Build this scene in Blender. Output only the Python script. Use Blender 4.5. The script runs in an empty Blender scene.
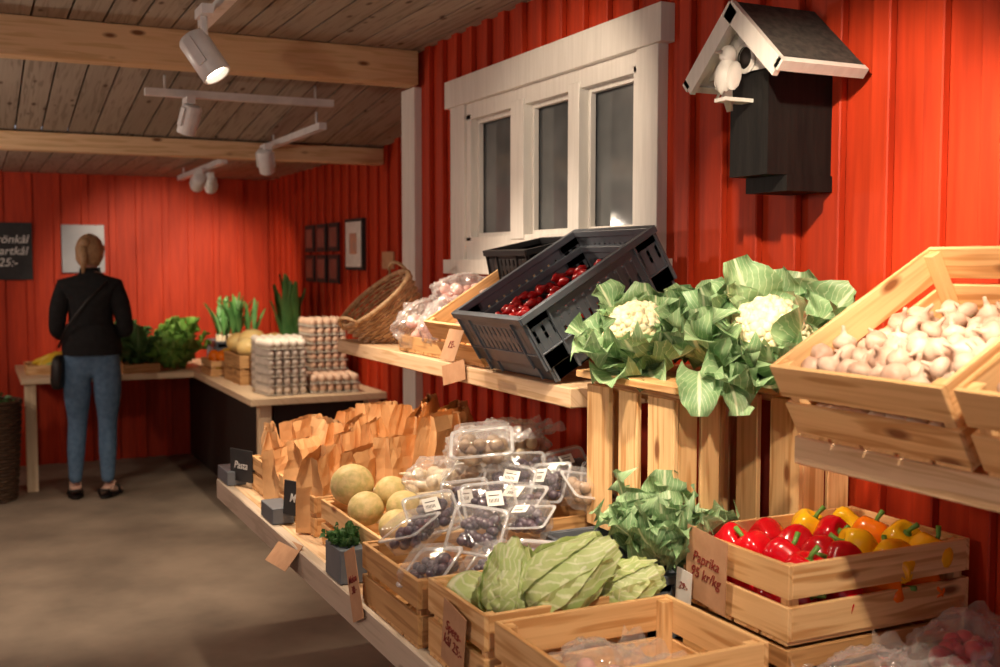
import bpy, math, random
from mathutils import Vector, Matrix, noise
R = random.Random(7)
sc = bpy.context.scene
sc.view_settings.view_transform='Standard'
T = Matrix.Translation
def RX(d): return Matrix.Rotation(math.radians(d),4,'X')
def RY(d): return Matrix.Rotation(math.radians(d),4,'Y')
def RZ(d): return Matrix.Rotation(math.radians(d),4,'Z')
def SC(x,y,z): return Matrix.Diagonal((x,y,z,1))
sin,cos,pi=math.sin,math.cos,math.pi

# ---------------------------------------------------------------- materials
def base(name):
    m=bpy.data.materials.new(name); m.use_nodes=True
    nt=m.node_tree; nt.nodes.clear()
    o=nt.nodes.new('ShaderNodeOutputMaterial'); b=nt.nodes.new('ShaderNodeBsdfPrincipled')
    nt.links.new(b.outputs[0],o.inputs[0])
    return m,nt,b,o
def N(nt,t,**k):
    n=nt.nodes.new(t)
    for a,v in k.items(): setattr(n,a,v)
    return n
def mixc(nt,fac,a,b,mode='MIX'):
    n=N(nt,'ShaderNodeMix',data_type='RGBA',blend_type=mode)
    for sock,val in ((n.inputs[0],fac),(n.inputs[6],a),(n.inputs[7],b)):
        if isinstance(val,bpy.types.NodeSocket): nt.links.new(val,sock)
        elif isinstance(val,(int,float)): sock.default_value=val
        else: sock.default_value=(*val,1)
    return n.outputs[2]
def ramp(nt,src,p0,p1):
    r=N(nt,'ShaderNodeMapRange'); r.inputs[1].default_value=p0; r.inputs[2].default_value=p1
    nt.links.new(src,r.inputs[0]); return r.outputs[0]
def nz(nt,coord,scale=(1,1,1),s=5,detail=4,rough=.55):
    tc=N(nt,'ShaderNodeTexCoord'); mp=N(nt,'ShaderNodeMapping'); mp.inputs[3].default_value=scale
    nt.links.new(tc.outputs[coord],mp.inputs[0])
    n=N(nt,'ShaderNodeTexNoise'); n.inputs['Scale'].default_value=s; n.inputs['Detail'].default_value=detail
    n.inputs['Roughness'].default_value=rough
    nt.links.new(mp.outputs[0],n.inputs[0]); return n.outputs[0]
def bump(nt,b,h,strength=.3,dist=.01):
    bp=N(nt,'ShaderNodeBump'); bp.inputs['Strength'].default_value=strength; bp.inputs['Distance'].default_value=dist
    nt.links.new(h,bp.inputs['Height']); nt.links.new(bp.outputs[0],b.inputs['Normal'])
def pm(name,c,rough=.5,c2=None,s=12,bs=.0,bd=.005,scale=(1,1,1),metal=0,sss=0,p=(.35,.65),emis=0,coord='Object',spec=.5):
    m,nt,b,o=base(name)
    if c2 is None: c2=tuple(x*.82 for x in c)
    n=nz(nt,coord,scale,s)
    nt.links.new(mixc(nt,ramp(nt,n,*p),c,c2),b.inputs['Base Color'])
    b.inputs['Roughness'].default_value=rough; b.inputs['Metallic'].default_value=metal
    b.inputs['Specular IOR Level'].default_value=spec
    if bs: bump(nt,b,n,bs,bd)
    if sss: b.inputs['Subsurface Weight'].default_value=sss; b.inputs['Subsurface Scale'].default_value=.01
    if emis:
        b.inputs['Emission Color'].default_value=(*c,1); b.inputs['Emission Strength'].default_value=emis
    return m
def wood(name,l,d,knot=(.18,.07,.025),rough=.6,tint=.35,kn=True,contrast=1.):
    m,nt,b,o=base(name)
    tc=N(nt,'ShaderNodeTexCoord'); mp=N(nt,'ShaderNodeMapping'); mp.inputs[3].default_value=(2.2,30,1)
    nt.links.new(tc.outputs['UV'],mp.inputs[0])
    w=N(nt,'ShaderNodeTexNoise'); w.inputs['Scale'].default_value=1.; w.inputs['Detail'].default_value=2
    nt.links.new(mp.outputs[0],w.inputs[0])
    wv=N(nt,'ShaderNodeMath',operation='MULTIPLY'); nt.links.new(w.outputs[0],wv.inputs[0]); wv.inputs[1].default_value=22*contrast
    sn=N(nt,'ShaderNodeMath',operation='SINE'); nt.links.new(wv.outputs[0],sn.inputs[0])
    g=nz(nt,'UV',(2.5,90,1),1.0,6,.6)
    col=mixc(nt,ramp(nt,sn.outputs[0],.1,1.0),l,d)
    col=mixc(nt,ramp(nt,g,.45,.72),col,mixc(nt,.6,col,d))
    t=nz(nt,'UV',(.25,.4,1),1.0,1)
    col=mixc(nt,ramp(nt,t,.38,.62),col,mixc(nt,tint,col,d))
    if kn:
        mp2=N(nt,'ShaderNodeMapping'); mp2.inputs[3].default_value=(5,13,1)
        nt.links.new(tc.outputs['UV'],mp2.inputs[0])
        v=N(nt,'ShaderNodeTexVoronoi'); v.inputs['Scale'].default_value=1; nt.links.new(mp2.outputs[0],v.inputs[0])
        col=mixc(nt,ramp(nt,v.outputs['Distance'],.17,.08),col,knot)
    nt.links.new(col,b.inputs['Base Color']); b.inputs['Roughness'].default_value=rough
    b.inputs['Specular IOR Level'].default_value=.35
    bump(nt,b,g,.25,.003)
    return m
def leafm(name,g1,g2,vein,rough=.45,vs=9.,vw=.18,vmix=.55):
    m,nt,b,o=base(name)
    tc=N(nt,'ShaderNodeTexCoord'); sp=N(nt,'ShaderNodeSeparateXYZ'); nt.links.new(tc.outputs['UV'],sp.inputs[0])
    ab=N(nt,'ShaderNodeMath',operation='ABSOLUTE'); nt.links.new(sp.outputs[1],ab.inputs[0])
    n=nz(nt,'Object',(1,1,1),22,4)
    col=mixc(nt,ramp(nt,n,.35,.65),g1,g2)
    mu=N(nt,'ShaderNodeMath',operation='MULTIPLY_ADD'); nt.links.new(ab.outputs[0],mu.inputs[0]); mu.inputs[1].default_value=-.55
    nt.links.new(sp.outputs[0],mu.inputs[2])
    nn=N(nt,'ShaderNodeMath',operation='MULTIPLY_ADD'); nt.links.new(n,nn.inputs[0]); nn.inputs[1].default_value=.25; nt.links.new(mu.outputs[0],nn.inputs[2])
    m2=N(nt,'ShaderNodeMath',operation='MULTIPLY'); nt.links.new(nn.outputs[0],m2.inputs[0]); m2.inputs[1].default_value=vs*6.28
    sn=N(nt,'ShaderNodeMath',operation='SINE'); nt.links.new(m2.outputs[0],sn.inputs[0])
    f1=ramp(nt,sn.outputs[0],1-vw,1.0)
    col=mixc(nt,f1,col,mixc(nt,vmix,col,vein))
    col=mixc(nt,ramp(nt,ab.outputs[0],.11,.04),col,vein)
    nt.links.new(col,b.inputs['Base Color']); b.inputs['Roughness'].default_value=rough
    bump(nt,b,n,.6,.008)
    tr=N(nt,'ShaderNodeBsdfTranslucent'); nt.links.new(col,tr.inputs[0])
    mx=N(nt,'ShaderNodeMixShader'); mx.inputs[0].default_value=.18
    nt.links.new(b.outputs[0],mx.inputs[1]); nt.links.new(tr.outputs[0],mx.inputs[2]); nt.links.new(mx.outputs[0],o.inputs[0])
    return m
def film(name,tint,lo=.12,hi=.75,rough=.12,s=30,bs=.6,bl=.35):
    m,nt,b,o=base(name)
    b.inputs['Base Color'].default_value=(*tint,1); b.inputs['Roughness'].default_value=rough
    b.inputs['Specular IOR Level'].default_value=1.0
    n=nz(nt,'Object',(1,1,1),s,3); bump(nt,b,n,bs,.01)
    t=N(nt,'ShaderNodeBsdfTransparent'); mx=N(nt,'ShaderNodeMixShader')
    lw=N(nt,'ShaderNodeLayerWeight'); lw.inputs[0].default_value=bl
    if bs: nt.links.new(b.inputs['Normal'].links[0].from_socket,lw.inputs[1])
    r=N(nt,'ShaderNodeMapRange'); nt.links.new(lw.outputs['Facing'],r.inputs[0]); r.inputs[3].default_value=lo; r.inputs[4].default_value=hi
    gl=N(nt,'ShaderNodeBsdfGlossy'); gl.inputs['Roughness'].default_value=rough
    if bs: nt.links.new(b.inputs['Normal'].links[0].from_socket,gl.inputs['Normal'])
    m2=N(nt,'ShaderNodeMixShader'); m2.inputs[0].default_value=.10
    nt.links.new(r.outputs[0],mx.inputs[0])
    nt.links.new(t.outputs[0],mx.inputs[1]); nt.links.new(b.outputs[0],mx.inputs[2])
    nt.links.new(mx.outputs[0],m2.inputs[1]); nt.links.new(gl.outputs[0],m2.inputs[2]); nt.links.new(m2.outputs[0],o.inputs[0])
    return m

M_red=pm('red_paint',(.52,.043,.009),.6,(.38,.028,.006),3,.25,.003,(14,14,1),spec=.3)
M_redf=pm('red_paint_back',(.52,.045,.010),.6,(.40,.030,.007),3,.2,.003,(14,14,1),spec=.3)
M_floor=pm('concrete',(.30,.235,.175),.7,(.18,.14,.105),2.2,.15,.004)
M_ceil=wood('ceiling_wood',(.42,.35,.28),(.27,.22,.17),(.10,.06,.04),.7,.5)
M_beam=wood('beam_wood',(.76,.52,.30),(.60,.38,.19))
M_pine=wood('pine',(.86,.56,.27),(.58,.30,.11),(.24,.09,.03))
M_pine2=wood('pine_aged',(.64,.37,.155),(.40,.20,.072),(.16,.06,.02))
M_shelf=wood('shelf_wood',(.76,.54,.34),(.56,.36,.19),(.25,.12,.05))
M_pale=wood('pale_board',(.60,.50,.40),(.45,.36,.27),(.2,.13,.08))
M_ply=wood('counter_wood',(.80,.62,.43),(.68,.50,.31),kn=False)
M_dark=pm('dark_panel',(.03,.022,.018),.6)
M_black=pm('black_paint',(.006,.006,.006),.6,(.012,.011,.010),6,.4,.003,(10,10,1),spec=.25)
M_roof=pm('roof_felt',(.07,.06,.05),.9,(.03,.027,.025),60,.6,.004)
M_white=pm('white_paint',(.78,.75,.70),.45,(.70,.67,.62),5,.15,.002,(12,12,1))
M_wmetal=pm('white_metal',(.8,.8,.8),.35)
M_emit=pm('lamp_lens',(1,.85,.65),.3,emis=12)
M_grey=pm('grey_plastic',(.14,.16,.19),.4,(.115,.135,.16),20)
M_grey2=pm('dark_plastic',(.012,.012,.014),.4)
M_kraft=pm('kraft_paper',(.82,.49,.23),.75,(.67,.36,.15),10,.5,.006)
M_tag=pm('tag_paper',(.52,.29,.16),.8,(.45,.24,.125),30)
M_slate=pm('slate_board',(.015,.015,.017),.7,(.026,.026,.027),15)
M_chalk=pm('chalk',(.85,.85,.82),.9)
M_ink=pm('red_ink',(.25,.02,.01),.8)
M_inkb=pm('black_ink',(.02,.015,.012),.8)
M_paper=pm('white_paper',(.82,.80,.76),.7)
M_wick=pm('wicker',(.68,.45,.25),.6,(.42,.24,.11),40,.4,.003)
M_wickd=pm('wicker_dark',(.10,.055,.03),.6,(.06,.03,.018),40,.4,.003)
M_cauli=pm('cauliflower_curd',(.84,.75,.53),.75,(.70,.59,.36),70,.8,.006,sss=.1)
M_cleaf=leafm('cauliflower_leaf',(.19,.36,.16),(.34,.51,.26),(.68,.76,.50))
M_cabb=leafm('cabbage_leaf',(.52,.65,.24),(.64,.74,.34),(.84,.88,.58),vs=6,vw=.45,vmix=.8)
M_kale=leafm('kale_leaf',(.05,.14,.035),(.08,.20,.06),(.20,.33,.14))
M_lett=leafm('lettuce_leaf',(.14,.36,.05),(.25,.48,.09),(.45,.6,.22))
M_stem=pm('green_stem',(.14,.32,.05),.5)
M_leek=pm('leek_green',(.07,.24,.06),.5,(.14,.34,.09),8)
M_pr=pm('pepper_red',(.66,.006,.012),.18,(.52,.004,.015),8)
M_py=pm('pepper_yellow',(.95,.55,.012),.18,(.92,.44,.01),8)
M_po=pm('pepper_orange',(.95,.24,.008),.18,(.9,.16,.006),8)
M_garl=pm('garlic_skin',(.76,.60,.47),.5,(.52,.32,.23),25,.3,.003)
M_root=pm('garlic_root',(.45,.34,.2),.8)
M_mel=pm('melon_rind',(.78,.58,.27),.6,(.56,.46,.17),55,.7,.004)
M_melo=pm('melon_orange',(.88,.60,.20),.45,(.85,.68,.30),12)
M_parsn=pm('parsnip',(.84,.72,.52),.6,(.70,.56,.36),20)
M_squash=pm('yellow_squash',(.90,.62,.05),.35)
M_film=film('plastic_film',(.92,.88,.88),.05,.45)
M_clear=film('clear_lid',(.90,.90,.92),.02,.28,.08,25,.35)
M_tray=film('punnet_tray',(.80,.81,.84),.04,.32,.1,30,.3)
M_lip=film('punnet_rim',(.80,.81,.84),.30,.65,.1,30,.1)
M_mush=pm('plum_fruit',(.03,.025,.05),.35,(.12,.08,.11),40)
M_mush2=pm('brown_mushroom',(.42,.30,.20),.55,(.25,.16,.10),40)
M_rad=pm('radish',(.60,.02,.05),.35,(.45,.012,.04),14)
M_pink=pm('pink_potato',(.80,.44,.38),.5,(.66,.33,.27),14)
M_eggw=pm('egg_white',(.92,.85,.74),.4)
M_eggb=pm('egg_brown',(.82,.58,.42),.4)
M_pulp=pm('pulp_tray',(.66,.60,.52),.9,s=50,bs=.3)
M_chil=pm('chili_red',(.50,.010,.012),.3)
M_skin=pm('skin',(.70,.44,.33),.5)
M_jean=pm('jeans',(.11,.20,.32),.85,(.07,.14,.24),30)
M_jack=pm('black_jacket',(.008,.008,.009),.85,(.013,.013,.014),30,spec=.3)
M_hair=pm('hair',(.50,.31,.16),.5,(.28,.16,.08),30,.5,.004,(6,6,1))
M_shoe=pm('sandal',(.012,.01,.01),.5)
M_silver=pm('silver_panel',(.38,.40,.44),.35,(.28,.30,.34),4)
M_photo=pm('photo_print',(.55,.30,.18),.4,(.25,.30,.28),14)
M_soil=pm('box_inside',(.05,.035,.02),.9)

# ---------------------------------------------------------------- mesh builder
class MB:
    def __init__(s): s.v=[];s.f=[];s.m=[];s.uv=[];s.s=[]
    def add(s,vs,fs,mat=0,uvs=None,smooth=True,M=None):
        b=len(s.v)
        for p in vs:
            p=Vector(p); s.v.append(tuple(M@p) if M is not None else tuple(p))
        for i,f in enumerate(fs):
            s.f.append(tuple(b+k for k in f)); s.m.append(mat); s.s.append(smooth)
            if uvs is None: s.uv.extend([(0.,0.)]*len(f))
            elif callable(uvs): s.uv.extend([uvs(k) for k in f])
            else: s.uv.extend(uvs[i])
    def box(s,x0,x1,y0,y1,z0,z1,mat=0,M=None):
        vs=[(x,y,z) for x in (x0,x1) for y in (y0,y1) for z in (z0,z1)]
        fs=[(0,1,3,2),(4,6,7,5),(0,4,5,1),(2,3,7,6),(0,2,6,4),(1,5,7,3)]
        d=(x1-x0,y1-y0,z1-z0); L=max(range(3),key=lambda i:d[i]); o=[i for i in range(3) if i!=L]
        ru,rv=R.uniform(0,60),R.uniform(0,60)
        uvs=[[(vs[k][L]+ru, vs[k][o[0]]+vs[k][o[1]]+rv) for k in f] for f in fs]
        s.add(vs,fs,mat,uvs,False,M)
    def ell(s,c,r,mat=0,nu=12,nv=8,M=None,fn=None):
        if isinstance(r,(int,float)): r=(r,r,r)
        vs=[];uv=[]
        for j in range(nv+1):
            ph=pi*j/nv
            for i in range(nu):
                th=2*pi*i/nu; p=Vector((sin(ph)*cos(th),sin(ph)*sin(th),cos(ph)))
                if fn: p=fn(p,th,ph)
                vs.append((c[0]+p.x*r[0],c[1]+p.y*r[1],c[2]+p.z*r[2])); uv.append((j/nv,(i/nu)*2-1))
        fs=[]
        for j in range(nv):
            for i in range(nu):
                a=j*nu+i;b=j*nu+(i+1)%nu; fs.append((a,a+nu,b+nu,b))
        s.add(vs,fs,mat,lambda k:uv[k],True,M)
    def lathe(s,prof,n=20,mat=0,M=None,mod=None,cap=False,smooth=True):
        vs=[];uv=[]
        for j,(r,z) in enumerate(prof):
            for i in range(n):
                th=2*pi*i/n; rr=r*(mod(th,j/(len(prof)-1)) if mod else 1)
                vs.append((rr*cos(th),rr*sin(th),z)); uv.append((j/(len(prof)-1),(i/n)*2-1))
        fs=[]
        for j in range(len(prof)-1):
            for i in range(n):
                a=j*n+i;b=j*n+(i+1)%n; fs.append((a,b,b+n,a+n))
        if cap:
            fs.append(tuple(range(n))[::-1]); fs.append(tuple(range((len(prof)-1)*n,len(prof)*n)))
        s.add(vs,fs,mat,lambda k:uv[k],smooth,M)
    def tube(s,pts,rad,n=6,mat=0,M=None,closed=False):
        pts=[Vector(p) for p in pts]; K=len(pts)
        if isinstance(rad,(int,float)): rad=[rad]*K
        vs=[]
        for i,p in enumerate(pts):
            a=pts[(i-1)%K] if (closed or i>0) else p; b=pts[(i+1)%K] if (closed or i<K-1) else p
            d=(b-a).normalized(); up=Vector((0,0,1)) if abs(d.z)<.9 else Vector((1,0,0))
            x=d.cross(up).normalized(); y=x.cross(d).normalized()
            for k in range(n):
                t=2*pi*k/n; vs.append(p+x*cos(t)*rad[i]+y*sin(t)*rad[i])
        fs=[]
        for i in range(K if closed else K-1):
            for k in range(n):
                a=i*n+k;b=i*n+(k+1)%n;c=((i+1)%K)*n+(k+1)%n;d=((i+1)%K)*n+k; fs.append((a,b,c,d))
        if not closed:
            fs.append(tuple(range(n))[::-1]); fs.append(tuple(range((K-1)*n,K*n)))
        s.add(vs,fs,mat,None,True,M)
    def grid(s,fn,nu,nv,mat=0,M=None,smooth=True,uvf=None):
        vs=[];uv=[]
        for i in range(nu+1):
            for j in range(nv+1):
                vs.append(fn(i/nu,j/nv)); uv.append((i/nu,j/nv*2-1))
        fs=[(i*(nv+1)+j,(i+1)*(nv+1)+j,(i+1)*(nv+1)+j+1,i*(nv+1)+j+1) for i in range(nu) for j in range(nv)]
        s.add(vs,fs,mat,lambda k:uv[k],smooth,M)
    def build(s,name,mats,bevel=0,parent=None):
        me=bpy.data.meshes.new(name); me.from_pydata(s.v,[],s.f)
        for m in mats: me.materials.append(m)
        me.polygons.foreach_set('material_index',s.m); me.polygons.foreach_set('use_smooth',s.s)
        u=me.uv_layers.new(name='UVMap'); u.data.foreach_set('uv',[c for t in s.uv for c in t])
        me.update()
        xs=[v.co.x for v in me.vertices];ys=[v.co.y for v in me.vertices];zs=[v.co.z for v in me.vertices]
        c=Vector(((min(xs)+max(xs))/2,(min(ys)+max(ys))/2,min(zs)))
        me.transform(T(-c))
        o=bpy.data.objects.new(name,me); sc.collection.objects.link(o); o.location=c
        if bevel:
            b=o.modifiers.new('bevel','BEVEL'); b.width=bevel; b.segments=1; b.limit_method='ANGLE'
        if parent:
            o.parent=parent; o.matrix_parent_inverse=T(parent.location).inverted()
        return o

def text(s,size,M,mat,parent,name='lettering'):
    c=bpy.data.curves.new(name,'FONT'); c.body=s; c.size=size; c.align_x='CENTER'; c.align_y='CENTER'; c.extrude=.0004
    c.shear=.25; c.offset=size*.004
    c.materials.append(mat); o=bpy.data.objects.new(name,c); sc.collection.objects.link(o)
    o.matrix_world=M; o.parent=parent; o.matrix_parent_inverse=T(parent.location).inverted(); return o
FX=Matrix(((0,0,-1,0),(-1,0,0,0),(0,1,0,0),(0,0,0,1)))
FY=Matrix(((1,0,0,0),(0,0,-1,0),(0,1,0,0),(0,0,0,1)))

# ---------------------------------------------------------------- room
XW=1.75; XF=2.2; YE=4.5; YB=8.8; XL=-2.6; Y0=-1.0
b=MB(); b.box(XL,XF+.1,Y0,YB+.1,-.06,0); b.build('floor',[M_floor])
H1,H2=2.41,2.18
b=MB()
hy0,hy1,hz0,hz1=2.66,3.82,1.61,2.08
b.box(XW,XW+.1,Y0,hy0,0,2.5); b.box(XW,XW+.1,hy1,YE,0,2.5)
b.box(XW,XW+.1,hy0,hy1,0,hz0); b.box(XW,XW+.1,hy0,hy1,hz1,2.5)
y=Y0+.05
while y<YE-.2:
    if 2.50<y+.025<4.05:
        b.box(XW-.022,XW,y,y+.05,0,1.5); b.box(XW-.022,XW,y,y+.05,2.2,2.5)
    else: b.box(XW-.022,XW,y,y+.05,0,2.5)
    y+=.14
b.build('wall_right',[M_red],.003)
b=MB(); b.box(XW+.1,XF,YE-.1,YE,0,2.5); b.build('wall_return',[M_red])
b=MB(); b.box(XF,XF+.1,YE,YB,0,2.5); y=YE+.05
while y<YB-.1: b.box(XF-.02,XF,y,y+.05,0,2.25); y+=.18
b.build('wall_right_rear',[M_redf],.003)
b=MB(); b.box(XL,XF+.1,YB,YB+.1,0,2.5); x=XL+.05
while x<XF-.05: b.box(x,x+.05,YB-.02,YB,0,2.25); x+=.195
b.build('wall_back',[M_redf],.003)
b=MB(); b.box(XL-.1,XL,Y0,YB+.1,0,2.5); b.build('wall_left',[M_redf])
b=MB(); x=XL
while x<XF:
    w=.115; x1=min(x+w,XF+.05)
    if x<XW: b.box(x,x1,Y0,4.4,H1,H1+.02)
    L=math.hypot(1.7,H1-H2); a=math.degrees(math.atan2(H1-H2,1.7))
    b.box(x,x1,0,L,0,.02,0,T((0,4.4,H1))@RX(-a))
    b.box(x,x1,6.1,YB,H2,H2+.02)
    x+=w+.008
b.box(XL,XF+.1,Y0,YB,2.52,2.56,1)
b.build('ceiling',[M_ceil,M_dark])
b=MB(); b.box(XL,XW-.024,4.34,4.44,2.265,H1-.002); b.build('ceiling_beam',[M_beam],.004)
b=MB(); b.box(XL,XF-.021,6.03,6.12,2.085,H2-.002); b.build('ceiling_beam',[M_beam],.004)
b=MB(); b.box(XW-.035,XW+.1,4.37,YE+.02,0,2.262); b.build('trim_1',[M_white],.003)

# window
b=MB(); X0=XW-.035
b.box(X0,XW,3.85,3.98,1.5,2.14); b.box(X0,XW,2.54,2.65,1.5,2.14)
b.box(X0-.012,XW,2.51,4.01,2.12,2.225); b.box(X0-.02,XW,2.51,4.01,1.475,1.53)
fx=XW-.024
b.box(fx,XW+.02,2.65,3.85,2.06,2.12); b.box(fx,XW+.02,2.65,3.85,1.53,1.615)
b.box(fx,XW+.02,3.81,3.85,1.6,2.08); b.box(fx,XW+.02,2.65,2.68,1.6,2.08)
b.box(fx-.006,XW+.02,3.36,3.46,1.6,2.08); b.box(fx-.006,XW+.02,2.98,3.05,1.6,2.08)
for (ya,yb) in ((2.68,2.98),(3.05,3.36),(3.46,3.81)):   # inner sashes
    b.box(XW+.004,XW+.024,ya,ya+.014,1.615,2.06); b.box(XW+.004,XW+.024,yb-.014,yb,1.615,2.06)
    b.box(XW+.004,XW+.024,ya+.014,yb-.014,1.615,1.63); b.box(XW+.004,XW+.024,ya+.014,yb-.014,2.045,2.06)
b.box(XW+.03,XW+.033,2.62,3.88,1.58,2.1,1)
m,nt,bb,o=base('window_glass'); bb.inputs['Roughness'].default_value=.05
n=nz(nt,'Object',(1,1,1),2.5,3); nt.links.new(mixc(nt,ramp(nt,n,.3,.7),(.05,.056,.06),(.17,.18,.185)),bb.inputs['Base Color'])
b.build('window_1',[M_white,m],.002)

# birdhouse
b=MB()
b.box(1.55,XW-.022,1.875,2.005,1.71,1.96,0)
b.box(1.60,XW-.022,1.87,2.01,1.675,1.71,0)
b.add([(1.55,1.875,1.955),(1.55,2.005,1.955),(1.55,1.94,2.05),(1.72,1.875,1.955),(1.72,2.005,1.955),(1.72,1.94,2.05)],[(0,2,1),(3,4,5),(0,3,5,2),(1,2,5,4)],0,None,False)
b.add([(1.542,1.80,1.935),(1.542,2.08,1.935),(1.542,1.94,2.06)],[(0,2,1)],1,None,False)
b.add([(1.546,1.80,1.935),(1.546,2.08,1.935),(1.546,1.94,2.06)],[(0,2,1)],1,None,False)
ridge=2.08
for sgn in (1,-1):
    hw=.165; dz=.152; L=math.hypot(hw,dz); a=math.degrees(math.atan2(dz,hw))
    Mx=T((0,1.94,ridge))@(RX(-a) if sgn>0 else RX(a))
    y0,y1=(0,L) if sgn>0 else (-L,0)
    b.box(1.505,XW-.022,y0,y1,-.006,.004,2,Mx)
    b.box(1.505,XW-.022,y0,y1,-.012,-.006,1,Mx)
    b.box(1.495,1.508,y0,y1,-.034,.006,1,Mx)
    yy=(y1-.01,y1+.006) if sgn>0 else (y0-.006,y0+.01)
    b.box(1.495,XW-.022,yy[0],yy[1],-.018,.006,1,Mx)
b.lathe([(0,0),(.024,0),(.027,.003),(.024,.004)],18,3,T((1.541,1.94,1.965))@RY(-90))
b.lathe([(.024,0),(.034,0),(.034,.005),(.024,.005)],18,1,T((1.540,1.94,1.965))@RY(-90))
b.box(1.475,1.55,1.925,1.965,1.868,1.876,1)
def birdf(p,th,ph): return Vector((p.x*(1-.25*max(0,-p.z)),p.y*(1-.3*max(0,-p.z)),p.z))
Mb=T((1.49,1.945,1.923))@RY(14)
b.ell((0,0,0),(.026,.023,.042),1,14,10,Mb,birdf)
b.ell((-.006,0,.046),(.020,.019,.021),1,12,8,Mb)
b.tube([(-.022,0,.046),(-.042,0,.041)],[.006,.001],6,1,Mb)
b.tube([(.01,0,-.03),(.03,0,-.070)],[.013,.007],6,1,Mb)
for s_ in(-1,1): b.ell((.006,s_*.021,0),(.02,.008,.033),1,10,6,Mb); b.tube([(0,s_*.008,-.035),(-.004,s_*.01,-.049)],.003,5,1,Mb)
b.build('birdhouse',[M_black,M_white,M_roof,M_dark],.001)

# ---------------------------------------------------------------- lamps
def spot(pos,aim,energy,size=48,track_z=None,warm=(1,.80,.59),scale=1.,blend=.7,soft=.03):
    pos=Vector(pos); d=(Vector(aim)-pos).normalized()
    Q=T(pos)@d.to_track_quat('Z','Y').to_matrix().to_4x4()@SC(scale,scale,scale)
    b=MB()
    b.lathe([(.0,-.065),(.036,-.065),(.041,-.058),(.041,.06),(.038,.064),(.034,.062),(.032,.045),(0,.045)],24,0,Q)
    b.lathe([(0,.047),(.031,.047)],24,1,Q)
    for s_ in (-1,1): b.box(s_*.045-.003,s_*.045+.003,-.012,.012,-.05,.03,0,Q)
    tz=track_z if track_z else pos.z+.15
    b.tube([pos+Vector((0,0,.03)),(pos.x,pos.y,tz)],.012,8,0)
    b.box(pos.x-.018,pos.x+.018,pos.y-.06,pos.y+.06,tz-.03,tz,0)
    o=b.build('track_spotlight',[M_wmetal,M_emit])
    l=bpy.data.lights.new('spot_lamp','SPOT'); l.energy=energy; l.spot_size=math.radians(size); l.spot_blend=blend
    l.color=warm; l.shadow_soft_size=soft
    lo=bpy.data.objects.new('spot_lamp',l); sc.collection.objects.link(lo)
    lo.matrix_world=T(pos+d*.075*scale)@(-d).to_track_quat('Z','Y').to_matrix().to_4x4()
    lo.parent=o; lo.matrix_parent_inverse=T(o.location).inverted()
def track(x0,y0,x1,y1,z,name='lighting_track',drop=.05):
    b=MB(); w=.018
    if abs(x1-x0)>abs(y1-y0): b.box(x0,x1,y0-w,y0+w,z-.032,z)
    else: b.box(x0-w,x0+w,y0,y1,z-.032,z)
    for t in (.1,.9):
        x=x0+(x1-x0)*t; y=y0+(y1-y0)*t; b.tube([(x,y,z-.005),(x,y,z+drop)],.006,6)
    b.build(name,[M_wmetal])
track(.76,.5,.76,3.95,2.37,drop=.038)
track(.70,4.95,1.54,4.95,2.27,drop=.06)
track(1.50,4.98,1.50,6.0,2.17,drop=.06)
track(1.36,6.5,1.36,8.0,2.13,drop=.048)
spot((.70,3.62,2.18),(1.25,3.20,1.2),66,90,2.337,scale=1.2)
spot((.76,2.75,2.27),(1.15,3.25,.95),90,54,2.337)
spot((.76,2.45,2.27),(1.75,3.05,1.85),34,60,2.337)
spot((.76,2.1,2.27),(1.20,2.35,.95),76,52,2.337)
spot((.76,1.55,2.27),(1.40,2.0,1.05),72,46,2.337)
spot((.76,1.15,2.27),(1.75,1.80,1.60),100,46,2.337)
spot((.76,.9,2.27),(1.75,1.30,1.45),92,50,2.337)
spot((.76,.65,2.27),(1.3,1.6,.85),84,48,2.337)
spot((.88,4.92,2.14),(.45,5.7,0),125,80,2.235)
spot((1.42,5.75,2.05),(1.75,6.45,.9),62,64,2.137)
spot((1.30,7.0,2.02),(1.32,8.5,1.35),95,64,2.10)
spot((1.42,7.25,2.03),(1.9,8.6,1.2),50,64,2.10)
def fill_pendant(x,y,z,zc,e):  # invented hanging lamp, added out of view as fill light for room and ceiling
    b=MB(); P=T((x,y,z))
    b.lathe([(.02,.10),(.03,.09),(.035,.05),(.03,.045)],16,0,P); b.tube([(x,y,z+.09),(x,y,zc)],.004,6,0)
    b.ell((0,0,.02),(.03,.03,.035),1,14,10,P)
    o=b.build('fill_lamp',[M_black,M_emit])
    l=bpy.data.lights.new('fill_bulb','POINT'); l.energy=e; l.color=(1,.86,.71); l.shadow_soft_size=.06
    lo=bpy.data.objects.new('fill_bulb',l); sc.collection.objects.link(lo); lo.location=(x,y,z-.07)
    lo.parent=o; lo.matrix_parent_inverse=T(o.location).inverted()
fill_pendant(-.9,1.6,1.90,H1,28)
fill_pendant(-1.1,4.9,1.85,2.33,42)
fill_pendant(-.9,7.2,1.85,H2,18)
w=bpy.data.worlds.new('world'); sc.world=w; w.use_nodes=True
w.node_tree.nodes['Background'].inputs[0].default_value=(.86,.88,1,1); w.node_tree.nodes['Background'].inputs[1].default_value=.35

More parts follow.
